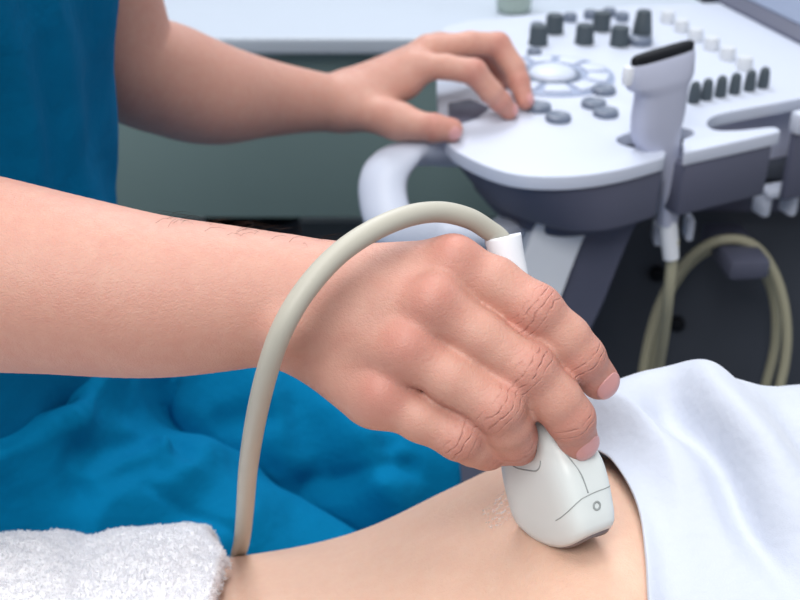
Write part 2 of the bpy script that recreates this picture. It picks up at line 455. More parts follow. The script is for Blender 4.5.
# --- left hand (on the console)
LH = {}
L_EL = pd(124, 58, .915); L_SH = V(-.29, .88, 1.28)
LH['arm'] = [(lerp(L_EL, L_SH, .6), .050), (lerp(L_EL, L_SH, .2), .047), (L_EL, .047), (pd(175, 82, .945), .0475), (pd(215, 94, .97), .044), (pd(260, 98, 1.01), .036), (pd(305, 101, 1.045), .0295), (pd(338, 104, 1.068), .0262)]
LH['palm'] = [
    (pd(352, 94, 1.070), pd(414, 68, 1.063), .020, .0150, .016),
    (pd(350, 94, 1.078), pd(428, 52, 1.082), .020, .0140, .016),
    (pd(350, 98, 1.090), pd(438, 48, 1.105), .020, .0130, .016),
    (pd(350, 104, 1.098), pd(438, 56, 1.125), .020, .0130, .016),
    (pd(350, 106, 1.062), pd(398, 122, 1.036), .0215, .0150, .016),
    (pd(362, 102, 1.066), pd(405, 82, 1.062), .020, .0165, .014),
]
def lfing(pts, r, k=.010): return dict(pts=[pd(*p) for p in pts], r=r, k=k)
LH['fingers'] = [
    lfing([(414, 66, 1.063), (446, 67, 1.054), (474, 72, 1.050), (491, 92, 1.058), (500, 101, 1.066), (509, 111, 1.075)], [.0140, .0118, .0122, .0108, .0104, .0088]),
    lfing([(430, 50, 1.082), (470, 44, 1.088), (498, 45, 1.094), (514, 68, 1.094), (519, 82, 1.092), (525, 101, 1.090)], [.0140, .0122, .0124, .0112, .0106, .0088]),
    lfing([(438, 47, 1.105), (470, 43, 1.120), (494, 46, 1.130), (508, 66, 1.130), (513, 78, 1.128), (518, 88, 1.124)], [.0125, .0112, .0115, .0105, .0098, .0084]),
    lfing([(438, 55, 1.125), (464, 52, 1.145), (482, 56, 1.155), (494, 70, 1.160), (498, 76, 1.160), (502, 83, 1.158)], [.0115, .0098, .0100, .0092, .0088, .0078]),
    lfing([(398, 120, 1.036), (418, 126, 1.027), (434, 128, 1.020), (451, 130, 1.024)], [.0150, .0132, .0130, .0112], .014),
]
def arm_mesh(hd, h, it):
    pts = np.array([s[0] for s in hd['arm']] + [q for f in hd['fingers'] for q in f['pts']])
    lo = pts.min(0) - .065; hi = pts.max(0) + .065
    gr = Grid(lo, hi, h); v, q = nets(hand_arm(gr, hd), gr)
    return relax(v, q, it), q
rv, rq = arm_mesh(RH, .0011, 3)
lv, lq = arm_mesh(LH, .0018, 2)

# --- the rest of the body, seated
HIP_R, HIP_L = V(-.315, .635, .735), V(-.315, .78, .735)
KN_R, KN_L = V(-.025, .615, .600), V(-.035, .770, .640)
AN_R, AN_L = V(-.02, .65, .11), V(.01, .83, .11)
HEAD = V(-.215, .70, 1.53)
TORSO = [(.66, -0.348, .70, .115, .165), (.78, -0.348, .70, .128, .172), (.90, -0.343, .70, .120, .160), (1.02, -0.331, .70, .120, .168), (1.14, -0.316, .70, .122, .182), (1.24, -0.303, .70, .105, .180), (1.31, -.280, .70, .070, .110)]
def body_sdf(g):
    F = g.new()
    g.loft(F, 2, TORSO, 0)
    g.cone(F, V(-.285, .56, 1.27), V(-.285, .84, 1.27), .055, .055, .05)
    g.cone(F, V(-.275, .70, 1.30), V(-.235, .70, 1.44), .062, .055, .03)
    for S, E in ((R_SH, R_EL), (L_SH, L_EL)): g.cone(F, S, lerp(S, E, .72), .060, .045, .03)
    for h_, k_, a_ in ((HIP_R, KN_R, AN_R), (HIP_L, KN_L, AN_L)):
        g.cone(F, h_, k_, .088, .058, .03); g.cone(F, k_, lerp(k_, a_, .35), .056, .056, .02); g.cone(F, lerp(k_, a_, .3), a_, .057, .038, .02)
        g.cone(F, a_ - V(.03, 0, .055), a_ + V(.15, 0, -.07), .040, .028, .02)
    # head: skull, jaw, nose, brows, lips, ears
    c = HEAD
    g.ell(F, c + V(-.01, 0, .03), V(.098, .076, .105), .02)
    g.cone(F, c + V(.02, 0, -.045), c + V(.055, 0, -.085), .055, .028, .03)
    g.cone(F, c + V(.088, 0, .015), c + V(.112, 0, -.022), .010, .014, .012)
    g.cone(F, c + V(.080, -.04, .030), c + V(.080, .04, .030), .012, .012, .012)
    g.cone(F, c + V(.085, -.018, -.055), c + V(.085, .018, -.055), .009, .009, .008)
    g.cone(F, c + V(.085, -.014, -.066), c + V(.085, .014, -.066), .008, .008, .006)
    for s in (-1, 1):
        g.ell(F, c + V(.074, s * .032, .010), V(.013, .014, .011), .006)
        g.ell(F, c + V(-.005, s * .078, -.002), V(.018, .008, .032), .006)
    return F
BG = Grid(V(-.52, .36, -.03), V(.26, 1.02, 1.74), .0065)
bv_, bq_ = nets(body_sdf(BG), BG); bv_ = relax(bv_, bq_, 2)
def tmp_obj(name, v, q):
    o = mk(name, v, q, None, loc=(0, 0, 0)); return o
def union_mesh(objs):
    """boolean union of closed meshes -> verts, faces (one continuous surface)"""
    a = objs[0]
    for b in objs[1:]:
        m = a.modifiers.new('u', 'BOOLEAN'); m.operation = 'UNION'; m.object = b
        m.solver = 'EXACT'
    dg = bpy.context.evaluated_depsgraph_get()
    me = bpy.data.meshes.new_from_object(a.evaluated_get(dg))
    for o in objs:
        d = o.data; bpy.data.objects.remove(o); bpy.data.meshes.remove(d)
    return me
me = union_mesh([tmp_obj('a', bv_, bq_), tmp_obj('b', rv, rq), tmp_obj('c', lv, lq)])
me.name = 'person'
me.polygons.foreach_set('use_smooth', np.ones(len(me.polygons), dtype=bool))
me.materials.clear(); me.materials.append(M['skin_hand'])
person = bpy.data.objects.new('person', me); COL.objects.link(person)
set_props(person, 'seated person in teal scrubs pressing the grey transducer onto the bare belly', 'person')
base = V(-.32, .70, 0.0)
co = np.empty(len(me.vertices) * 3, np.float32); me.vertices.foreach_get('co', co); co = co.reshape(-1, 3).astype(float)
me.vertices.foreach_set('co', (co - base).astype(np.float32).ravel()); me.update()
person.location = tuple(base); ROOT[person.name] = base
# knuckle flush and finger creases, as per-vertex attributes in the hand's own skin
red = np.zeros(len(co)); cu = np.zeros(len(co)); cm = np.zeros(len(co))
for hd in (RH, LH):
    for c, r, k in hd.get('bumps', [])[:4]: red = np.maximum(red, .8 * np.exp(-(np.linalg.norm(co - c, axis=1) / .011) ** 2))
    for fi, f in enumerate(hd['fingers']):
        p = f['pts']; jj = (2, 4) if len(p) == 6 else (2,)
        for n_, j in enumerate(jj):
            ax = nrm(p[j + 1] - p[j - 1]); dn = nrm(VIEW - ax * np.dot(VIEW, ax)); rr = f['r'][j]
            q = co - p[j]; u = q @ ax; rad = np.linalg.norm(q - u[:, None] * ax, axis=1); dor = (q @ dn) / (rad + 1e-6)
            w = np.exp(-(u / (.0062 if n_ == 0 else .0036)) ** 2) * sstep(.25, .75, dor) * (rad < rr * 1.55)
            m_ = w > cm; cu[m_] = u[m_]; cm = np.where(m_, w, cm)
            red = np.maximum(red, .42 * np.exp(-(u / .009) ** 2) * (rad < rr * 1.5) * sstep(-.3, .6, dor))
        t = p[-1]; red = np.maximum(red, .6 * np.exp(-(np.linalg.norm(co - t, axis=1) / .016) ** 2))
for nm_, arr in (('red', red), ('crease_u', cu), ('crease_m', cm)):
    a = me.attributes.new(nm_, 'FLOAT', 'POINT'); a.data.foreach_set('value', arr.astype(np.float32))
# fingernails
def nail(p0, p1, r, ln, wid, tilt=0, side=0.0, nm='fingernail', up=VIEW):
    ax = nrm(p1 - p0); dn = nrm(up - ax * np.dot(up, ax)); sd = np.cross(ax, dn)
    dn = nrm(dn + side * sd); sd = np.cross(ax, dn)
    nu, nv = 15, 15; vs = []
    for layer in (0.0, -.0012):
        for i in range(nu):
            for j in range(nv):
                a, b = i / (nu - 1) * 2 - 1, j / (nv - 1) * 2 - 1
                x, y = a * math.sqrt(1 - b * b / 2), b * math.sqrt(1 - a * a / 2)    # square to disc, then squared out again
                s_ = max(abs(a), abs(b)) / (math.hypot(x, y) + 1e-9) if (a or b) else 1
                x, y = lerp(x, x * s_ if abs(x * s_) < 1 else x, .0), y
                ph = y * wid / r
                over = max(0.0, x * ln + .001) ** 2 * 14
                c = p1 + ax * (x * ln + tilt)
                dd = x * ln + tilt
                rr = math.sqrt(max(r * r - max(dd, 0) ** 2, (r * .35) ** 2))
                vs.append(c + (rr + .0005 + layer) * (math.cos(ph) * dn + math.sin(ph) * sd))
    f = grid_faces(nu, nv); n = nu * nv
    fs = [tuple(q) for q in f] + [tuple(q[::-1] + n) for q in f]
    per = [i * nv for i in range(nu)] + [(nu - 1) * nv + j for j in range(1, nv)] + [i * nv + nv - 1 for i in range(nu - 2, -1, -1)] + [j for j in range(nv - 2, 0, -1)]
    fs += [(per[i], per[(i + 1) % len(per)], per[(i + 1) % len(per)] + n, per[i] + n) for i in range(len(per))]
    return fixn(mk(nm, np.array(vs), fs, M['nail'], person))
for fi, (ln, wd, tl, sd) in enumerate([(.0070, .0073, .0015, -.15), (.0068, .0073, .0015, -.35)]):
    f = RH['fingers'][fi]; nail(f['pts'][-2], f['pts'][-1], f['r'][-1], ln, wd, tl, sd)
f = LH['fingers'][4]; nail(f['pts'][-2], f['pts'][-1], f['r'][-1], .0065, .007, .002, .5)
for fi in (0, 1):
    f = LH['fingers'][fi]; nail(f['pts'][-2], f['pts'][-1], f['r'][-1], .006, .0062, .001, .0, up=V(.75, -.5, .5))

# fine dark hairs along the near forearm
def arm_hair(count=120):
    q = co - CAM; d = q @ FWD; px = 400 + FPX * (q @ RT) / d; py = 300 - FPX * (q @ UPV) / d
    nv = np.empty(len(me.vertices) * 3, np.float32); me.vertices.foreach_get('normal', nv); nv = nv.reshape(-1, 3).astype(float)
    ok = np.where((px > 150) & (px < 345) & (py > 190) & (py < 300) & (d < .56) & (nv @ UPV > .55) & (nv @ FWD > -.55))[0]
    pk = RNG.choice(ok, count); parts = []
    for i in pk:
        n_ = nv[i]; t = nrm(V(1, -.1, -.15) + .35 * RNG.normal(size=3)); t = nrm(t - n_ * (t @ n_)); L = .006 + .007 * RNG.random()
        pts = [co[i] - n_ * .0003, co[i] + n_ * L * .22 + t * L * .3, co[i] + n_ * L * .30 + t * L * .7, co[i] + n_ * L * .24 + t * L]
        parts.append(tube(np.array(pts), [.00005, .00005, .00004, .00001], 5))
    v, f = join(parts); set_props(mk('arm_hair', v, f, M['hair'], person), kind='stuff')
arm_hair()

# --- scrubs
def fold(s, sharpness=2.0): return 1 - np.abs(np.sin(s)) ** sharpness
def scrub_top_mesh():
    g = Grid(V(-.50, .42, .60), V(-.08, 1.0, 1.40), .0055); F = g.new()
    T2 = [(t, a, b, c + .014, d + .014) for t, a, b, c, d in TORSO]; T2[0] = (.655,) + T2[0][1:]
    T2[-1] = (1.315, -.28, .70, .085, .125)
    g.loft(F, 2, T2, 0)
    g.cone(F, V(-.285, .56, 1.27), V(-.285, .84, 1.27), .068, .068, .05)
    for S, E in ((R_SH, R_EL), (L_SH, L_EL)): g.cone(F, S, lerp(S, E, .48), .068, .062, .02)
    v, q = nets(F, g); v = relax(v, q, 2)
    n = vnormals(v, q)
    w = v + .02 * np.stack([fbm(v * 6), fbm(v * 6 + 9), fbm(v * 6 + 31)], 1)
    d = .006 * fold((w[:, 1] * 1.0 + w[:, 0] * .7 + w[:, 2] * .22) * 42) + .004 * fbm(v * 11) + .006 * fold((w[:, 2] * .75 + w[:, 1] * .9) * 26, 1.4) * sstep(1.0, .75, v[:, 2])
    return v + n * (d - .003)[:, None], q
tv, tq = scrub_top_mesh()
mk('scrub_top', tv, tq, M['blue_top'], person, subsurf=1)
def trousers_mesh():
    g = Grid(V(-.50, .48, .08), V(.14, .94, .92), .004); F = g.new()
    g.loft(F, 2, [(.64, -.335, .70, .13, .175), (.74, -.335, .70, .142, .185), (.84, -.330, .70, .137, .178)], 0)
    R = F.copy()
    for h_, k_, a_ in ((HIP_R, KN_R, AN_R), (HIP_L, KN_L, AN_L)):
        sl, G = g.chain(F, [h_ + V(0, 0, .012), lerp(h_, k_, .5) + V(0, 0, .008), k_, lerp(k_, a_, .12), lerp(k_, a_, .5), lerp(k_, a_, .93)], [.106, .088, .074, .074, .074, .068], kk=.02)
        R[sl] = np.minimum(R[sl], smin(F[sl], G, .02))
    v, q = nets(R, g); v = relax(v, q, 2); n = vnormals(v, q)
    w = v + .022 * np.stack([fbm(v * 7), fbm(v * 7 + 9), fbm(v * 7 + 31)], 1)
    hip = sstep(-.05, -.21, v[:, 0]); far = sstep(.69, .71, v[:, 1])
    d = .016 * hip * fold((w[:, 0] * .86 - w[:, 1] * .5 + w[:, 2] * .2) * 62, 1.6)
    d += .012 * far * fold((w[:, 0] * .75 + w[:, 1] * .62) * 44, 1.6)
    d += .004 * fold((w[:, 0] * .5 + w[:, 1] * 1.0) * 40) + .003 * fbm(v * 14)
    c_ = np.abs(np.sin((w[:, 0] * .9 - w[:, 1] * .42 + .01 * fbm(v * 20)) * 48 + 1.0)); d += .012 * hip * (1 - c_) ** 3 * sstep(-.2, .4, fbm(v * 5 + 3))
    # single pulled creases fanning out from the crotch and behind the knee
    up = nrm(V(0, -.35, .94))
    for pts, dep, amp, wd in [(((0, 446), (36, 421), (60, 407)), .74, -.012, .009), (((3, 520), (54, 459), (105, 399)), .74, .009, .010), (((24, 482), (66, 445)), .73, -.007, .008),
                              (((88, 482), (120, 440), (144, 404)), .74, .009, .008), (((72, 486), (110, 450)), .73, -.006, .007), (((144, 405), (152, 440)), .75, .006, .006), (((160, 410), (178, 436)), .76, -.005, .007),
                              (((135, 472), (185, 488), (236, 507)), .74, -.0035, .0035), (((305, 488), (350, 455), (392, 427)), .89, -.012, .010), (((338, 478), (376, 456), (416, 440)), .89, -.009, .008), (((330, 470), (366, 445), (400, 425)), .89, .006, .008), (((225, 430), (262, 410)), .88, -.008, .010)]:
        c = catmull([P(a, b, dep) for a, b in pts], 6); dist = np.full(len(v), 9.0)
        vp = v - (v @ up)[:, None] * up; cp_ = c - (c @ up)[:, None] * up
        for k in range(len(c) - 1):
            e_ = cp_[k + 1] - cp_[k]; t = np.clip((vp - cp_[k]) @ e_ / (e_ @ e_), 0, 1); dist = np.minimum(dist, np.linalg.norm(vp - cp_[k] - t[:, None] * e_, axis=1))
        side = (v[:, 1] < .69) if dep < .8 else (v[:, 1] > .67)
        d = d + amp * gauss(dist, wd) * side * sstep(.55, .66, v[:, 2])
    return v + n * (d - .003)[:, None], q
uv_, uq_ = trousers_mesh()
mk('scrub_trousers', uv_, uq_, M['blue'], person, subsurf=1)
# short hair and clogs
def hair_mesh(c, sgn=1):
    g = Grid(c - V(.16, .12, .13), c + V(.13, .12, .19), .004); F = g.new()
    g.ell(F, c + V(-.018, 0, .045), V(.104, .085, .108), 0)
    sl, X, Y, Z = g.block(g.lo, g.lo + g.h * (g.n - 1))
    cut = (X - (c[0] + .045)) * .75 - (Z - (c[2] + .045)) * .66
    F = np.maximum(F, cut.astype(np.float32) + 0 * F); F = np.maximum(F, (c[2] - .06 - Z).astype(np.float32) + 0 * F)
    v, q = nets(F, g); v = relax(v, q, 2); n = vnormals(v, q)
    return v + n * (.004 * fbm(v * 70))[:, None], q
hv, hq = hair_mesh(HEAD); mk('hair', hv, hq, M['hair'], person)
for a_ in (AN_R, AN_L):
    g = Grid(a_ - V(.12, .07, .12), a_ + V(.24, .07, .02), .005); F = g.new()
    g.cone(F, a_ - V(.03, 0, .052), a_ + V(.155, 0, -.068), .050, .038, 0)
    sl, X, Y, Z = g.block(g.lo, g.lo + g.h * (g.n - 1)); F = np.maximum(F, (.002 - Z).astype(np.float32) + 0 * F)
    v, q = nets(F, g); mk('shoe', relax(v, q, 1), q, M['black'], person)

# ================================================================== patient
PT = np.array([  # x, yc, zc, half width, half height of the trunk
    (-.42, .335, .775, .150, .084), (-.30, .335, .776, .148, .086), (-.20, .342, .775, .148, .082), (-.10, .355, .772, .146, .080),
    (-.02, .36, .782, .150, .088), (.03, .362, .793, .158, .107), (.07, .365, .800, .162, .122), (.15, .36, .793, .163, .120), (.26, .36, .790, .166, .102), (.38, .36, .790, .165, .098), (.46, .36, .785, .150, .085)])
def trunk(x): return [smooth_interp(np.atleast_1d(np.asarray(x, float)), PT[:, 0], PT[:, i]) for i in range(1, 5)]
PEXP = 2.25
def skin_z(x, y):
    yc, zc, a, b = trunk(x); u = np.clip(np.abs((y - yc) / a), 0, .999)
    return zc + b * (1 - u ** PEXP) ** (1 / PEXP)
def patient_mesh():
    g = Grid(V(-1.30, .02, .66), V(.86, .70, 1.02), .006); F = g.new()
    g.loft(F, 0, PT, 0, p=PEXP)
    for s in (-1, 1):
        hp = V(-.40, .335 + s * .075, .775); kn = V(-.80, .35 + s * .09, .765); an = V(-1.17, .35 + s * .085, .745)
        g.cone(F, hp, kn, .085, .058, .03); g.cone(F, kn, an, .056, .036, .02); g.cone(F, an, an + V(-.05, s * .03, .11), .036, .026, .015)
        sh = V(.42, .36 + s * .15, .79); el = V(.60, .36 + s * .24, .755); wr = V(.74, .36 + s * .10, .745)
        g.cone(F, sh, el, .052, .040, .03); g.cone(F, el, wr, .038, .026, .01); g.cone(F, wr, wr + V(.05, -s * .06, 0), .026, .018, .01)
    g.ell(F, V(.19, .43, .858), V(.062, .058, .035), .03); g.ell(F, V(.19, .29, .852), V(.062, .058, .035), .03)
    g.cone(F, V(.44, .36, .80), V(.56, .36, .81), .056, .050, .03)
    c = V(.65, .36, .80)
    g.ell(F, c, V(.105, .076, .090), .02); g.cone(F, V(.60, .36, .855), V(.575, .36, .865), .042, .026, .02)
    g.cone(F, V(.655, .36, .895), V(.625, .36, .905), .008, .012, .010)
    g.cone(F, V(.600, .345, .888), V(.600, .375, .888), .008, .008, .008)
    v, q = nets(F, g); return relax(v, q, 4), q
pv, pq = patient_mesh()
patient = mk('person', pv, pq, M['skin_belly'], loc=(0, .36, .69), subsurf=1)
set_props(patient, 'person lying on their back with bare belly between white towel and white sheet', 'person')
g = Grid(V(.54, .24, .68), V(.86, .48, .92), .005); F = g.new(); g.ell(F, V(.675, .36, .795), V(.115, .090, .098), 0)
sl, X, Y, Z = g.block(g.lo, g.lo + g.h * (g.n - 1)); F = np.maximum(F, ((Z - .845) * .8 - (X - .69) * .8).astype(np.float32) + 0 * F)
v, q = nets(F, g); v = relax(v, q, 2); mk('hair', v + vnormals(v, q) * (.004 * fbm(v * 70))[:, None], q, M['hair'], patient)

# ================================================================== linen on the patient
def drape(x0, x1, nx, nphi, phi0, phi1, grow, disp, thick, xedge=None):
    """closed cloth shell over the trunk. phi: 0 far side .. 180 near side; grow(x, phi) clearance; disp(pts, normals, x, phi)"""
    xs = np.linspace(0, 1, nx); ph = np.radians(np.linspace(phi0, phi1, nphi))
    U, A = np.meshgrid(xs, ph, indexing='ij')
    X = x0 + (x1 - x0) * U ** 1.25
    if xedge is not None: X = X + xedge(A) * (1 - U) ** 2
    yc, zc, a, b = [q.reshape(X.shape) for q in trunk(np.clip(X.ravel(), -.42, .46))]
    def surf(off):
        c, s = np.cos(A), np.sin(A); e = 2 / PEXP
        gy, gz = off
        y = yc + (a + gy) * np.sign(c) * np.abs(c) ** e; z = zc + (b + gz) * np.sign(s) * np.abs(s) ** e
        return np.stack([X, y, z], -1)
    base = surf(grow(X, A))
    du = np.gradient(base, axis=0); dv = np.gradient(base, axis=1); n = np.cross(du, dv); n /= np.linalg.norm(n, axis=-1)[..., None] + 1e-9
    if n[nx // 2, nphi // 2, 2] < 0: n = -n
    top = base + n * disp(base, X, A)[..., None]
    du = np.gradient(top, axis=0); dv = np.gradient(top, axis=1); n2 = np.cross(du, dv); n2 /= np.linalg.norm(n2, axis=-1)[..., None] + 1e-9
    if n2[nx // 2, nphi // 2, 2] < 0: n2 = -n2
    return top, n2
def shell(top, n, thick):
    nx, nv = top.shape[:2]; bot = top - n * thick
    rings = [np.concatenate([top[i], bot[i][::-1]]) for i in range(nx)]
    v, f = loft(rings, False); m = 2 * nv
    for e in (0, nx - 1):
        for j in range(nv - 1): f.append((e * m + j, e * m + j + 1, e * m + m - 2 - j, e * m + m - 1 - j))
    return v, f
def sheet_grow(X, A):
    D = X - X[:1]; r = sstep(.0, .075, D); r2 = sstep(-.004, .020, D)
    far = sstep(math.radians(100), math.radians(50), A)
    gz = .005 + r * (.020 + .002 * far) + .040 * r2 * far - .018 * sstep(.16, .27, X)
    gy = .006 + r * .030 + .0 * A
    return gy, gz
def sheet_disp(b, X, A):
    deg = np.degrees(A); p = b.reshape(-1, 3)
    w = .012 * fbm(p * 14, 2).reshape(X.shape)
    d = .006 * fbm(p * V(16, 9, 9), 3).reshape(X.shape) * sstep(.10, .15, X)
    # soft valleys and ridges fanning from the far hem corner
    s1 = (X - .112 + w) - (deg - 55) * .0010
    d += -.015 * gauss(s1 - .014, .011) * sstep(50, 62, deg) * sstep(104, 82, deg)
    d += .010 * gauss(s1 - .037, .012) * sstep(45, 65, deg) * sstep(125, 95, deg)
    d += -.012 * gauss(X - .195 - (deg - 60) * .0006 + w, .016) * sstep(50, 75, deg)
    d += .009 * gauss(X - .235 - (deg - 60) * .0009 + w, .02)
    # rolled hem
    d += .0035 * gauss(X - X.min(0, keepdims=True), .006)
    return d
def sheet_edge(A):
    deg = np.degrees(A)
    return .003 * np.sin(deg * .11) + .006 * gauss(deg - 84, 14) - .020 * sstep(66, 48, deg) - .004 * sstep(100, 120, deg)
top, n = drape(.103, .33, 120, 200, -8, 188, sheet_grow, sheet_disp, .003, sheet_edge)
sv, sf = shell(top, n, .0028)
sheet = fixn(mk('cotton_sheet', sv, sf, M['sheet'], subsurf=1))
set_props(sheet, 'crumpled white cotton sheet over the chest of the lying patient', 'sheet')

def towel_grow(X, A): 
    e = sstep(-.097, -.115, X)
    return .013 + .005 * e + 0 * A, .017 + .004 * e + .016 * sstep(-.24, -.36, X) + 0 * A
def towel_disp(b, X, A):
    p = b.reshape(-1, 3)
    d = .0035 * fbm(p * V(18, 12, 12), 2).reshape(X.shape)
    d += -.005 * gauss(X + .165 + .012 * np.sin(A * 3), .010) + .003 * gauss(X + .125, .012)
    d += .0012 * fbm(p * 160, 2).reshape(X.shape)
    return d
top, n = drape(-.094, -.46, 200, 240, -2, 188, towel_grow, towel_disp, .010, lambda A: -.016 * sstep(math.radians(62), math.radians(40), A))
tv2, tf2 = shell(top, n, .010)
towel = fixn(mk('folded_towel', tv2, tf2, M['towel']))
set_props(towel, 'fluffy white terry towel over the hips of the lying patient', 'towel')
# terry loops: thousands of short curled blades, nobody could count them
def pile(top, n, count, xmin):
    nx, nv = top.shape[:2]; ok = np.argwhere(top[:, :, 0] > xmin)
    pick = ok[RNG.integers(0, len(ok), count)]
    fu = RNG.random((count, 2)); i = np.minimum(pick[:, 0], nx - 2); j = np.minimum(pick[:, 1], nv - 2)
    a = lerp(lerp(top[i, j], top[i + 1, j], fu[:, :1]), lerp(top[i, j + 1], top[i + 1, j + 1], fu[:, :1]), fu[:, 1:]); nn = n[i, j]
    # rim: some of the loops sit round the rolled edge
    rim = RNG.random(count) < .06
    a[rim] = top[0, j[rim]] + (RNG.random((rim.sum(), 1)) * -.012) * n[0, j[rim]]; nn = nn.copy(); nn[rim] = nrm(V(1, 0, .15))
    dirv = nn + 1.2 * RNG.normal(size=(count, 3)); dirv /= np.linalg.norm(dirv, axis=1)[:, None]
    L = (.0010 + .0012 * RNG.random(count))[:, None]; side = np.cross(dirv, RNG.normal(size=(count, 3))); side /= np.linalg.norm(side, axis=1)[:, None]
    wd = .00030; bend = np.cross(side, dirv)
    p0, p1, p2 = a - nn * .0004, a + dirv * L * .6, a + dirv * L + bend * L * .45
    vs = np.stack([p0 - side * wd, p0 + side * wd, p1 - side * wd, p1 + side * wd, p2 - side * wd * .6, p2 + side * wd * .6], 1).reshape(-1, 3)
    k = np.arange(count)[:, None] * 6
    f = np.concatenate([k + np.array([0, 1, 3, 2]), k + np.array([2, 3, 5, 4])], 0)
    return vs, f
v, f = pile(top, n, 120000, -.36)
set_props(mk('terry_pile', v, f, M['pile'], towel), kind='stuff')

# gel film on the skin beside the transducer
def gel_mesh(cx, cy, rx, ry):
    nr, na = 10, 40; vs = []
    for lay in (1, 0):
        for i in range(nr + 1):
            for j in range(na):
                t = i / nr; a = 2 * PI * j / na; q = 1 + .12 * math.sin(2 * a + 1) + .08 * math.sin(5 * a)
                x, y = cx + rx * t * q * math.cos(a), cy + ry * t * q * math.sin(a)
                vs.append((x, y, float(skin_z(x, y)[0]) + (.0011 * (1 - t ** 3) + .0001 if lay else -.0006)))
    f = grid_faces(nr + 1, na, True); n = (nr + 1) * na
    fs = [tuple(q) for q in f] + [tuple(q[::-1] + n) for q in f] + [(nr * na + j, nr * na + (j + 1) % na, n + nr * na + (j + 1) % na, n + nr * na + j) for j in range(na)]
    return np.array(vs), fs
def on_skin(px, py):
    lo, hi = .40, .70
    r = FWD + RT * (px - 400) / FPX + UPV * (300 - py) / FPX
    for _ in range(40):
        m = (lo + hi) / 2; p = CAM + r * m
        if p[2] > float(skin_z(p[0], p[1])[0]): lo = m
        else: hi = m
    return CAM + r * lo
gp = on_skin(503, 507)
v, f = gel_mesh(gp[0], gp[1], .009, .016)
set_props(fixn(mk('gel_smear', v, f, M['gel'])), 'clear shiny gel smear on the belly beside the held transducer', 'gel')

# ================================================================== transducer in the hand
TT = P(504, 243, .493); BB = on_skin(566, 537)
AX = nrm(TT - BB); LEN = float(np.linalg.norm(TT - BB))
BB = BB - AX * .001
W0 = nrm(V(.50, -.866, 0)); WD = nrm(W0 - AX * np.dot(W0, AX)); TH = np.cross(AX, WD)
tr = empty('ultrasound_transducer', BB, 'pale grey transducer held upright in the hand on the bare belly', 'ultrasound transducer')
HEADP = [(0, .0265, .0098), (.0025, .0280, .0114), (.007, .0287, .0124), (.016, .0288, .0131), (.028, .0284, .0135), (.037, .0268, .0134), (.045, .0228, .0131), (.053, .0186, .0127), (.060, .0160, .0125), (.075, .0148, .0122), (.095, .0140, .0120), (.106, .0128, .0114), (.112, .0108, .0102), (.1135, .0085, .0082)]
HS = np.array(HEADP)
def psurf(s, th, grow=0.0, c=None):
    """point on the housing at height s and angle th (0 = +wide end)"""
    a = smooth_interp(np.atleast_1d(float(s)), HS[:, 0], HS[:, 1])[0] + grow; b = smooth_interp(np.atleast_1d(float(s)), HS[:, 0], HS[:, 2])[0] + grow
    e = 2 / (3.0 + 1.6 * float(sstep(.055, .03, s))); ct, st_ = math.cos(th), math.sin(th)
    x = a * np.sign(ct) * abs(ct) ** e; y = b * np.sign(st_) * abs(st_) ** e
    lift = .0095 * (x / .03) ** 2 * math.exp(-max(s, 0) / .020)
    return BB + AX * (s + lift) + WD * x + TH * y
rings = [np.array([psurf(s, t) for t in np.linspace(0, 2 * PI, 128, endpoint=False)]) for s in np.concatenate([np.linspace(0, .010, 7), np.linspace(.0125, .112, 46), [.1128, .1135]])]
v, f = loft(rings); fixn(mk('housing', v, f, M['probe'], tr))
rings = [BB + (r - BB) * 1.0 for r in []]
lens = []
for k, (s, sc) in enumerate([(.0008, .97), (-.0001, .955), (-.0007, .90), (-.0011, .78)]):
    ring = []
    for t in np.linspace(0, 2 * PI, 64, endpoint=False):
        q = psurf(0, t); rel = q - BB; x, y = rel @ WD * (.985 if k < 2 else .97), rel @ TH * sc
        ring.append(BB + AX * (.0095 * (x / .03) ** 2 + s) + WD * x + TH * y)
    lens.append(np.array(ring))
v, f = loft(lens); fixn(mk('lens', v, f, M['lens_dark'], tr, label='dark curved lens'))
def groove(name, pts, r=.00032, mat='seam'):
    v, f = tube(catmull(pts, 6), r, 8); fixn(mk(name, v, f, M[mat], tr))
groove('seam', [psurf(s, t) for s, t in [(.088, -.30), (.070, -.40), (.058, -.50), (.049, -.42), (.041, -.20), (.033, -.06), (.0235, -.03)]])
groove('seam', [psurf(.0225 - .006 * abs(t) ** 1.2 if t < 0 else .0225, t) for t in np.linspace(-1.35, .9, 16)], .00024)
for s, a0, a1, sag in [(.0460, -1.32, -1.74, .003), (.0385, -1.28, -1.78, .0035)]:
    groove('grip_ridge', [psurf(s - sag * math.sin(PI * k / 8) ** 1 + .003 * (1 - k / 8), lerp(a0, a1, k / 8)) for k in range(9)], .00034)
# orientation mark: a shallow dished dot with a raised rim
mc = psurf(.0155, .0); mn = WD
v, f = lathe([(.0018, -.0006), (.0022, .0001), (.0018, .0005), (.0014, .0001), (.0007, -.00015)], mc, mn, 24); fixn(mk('marker_dot', v, f, M['seam'], tr))
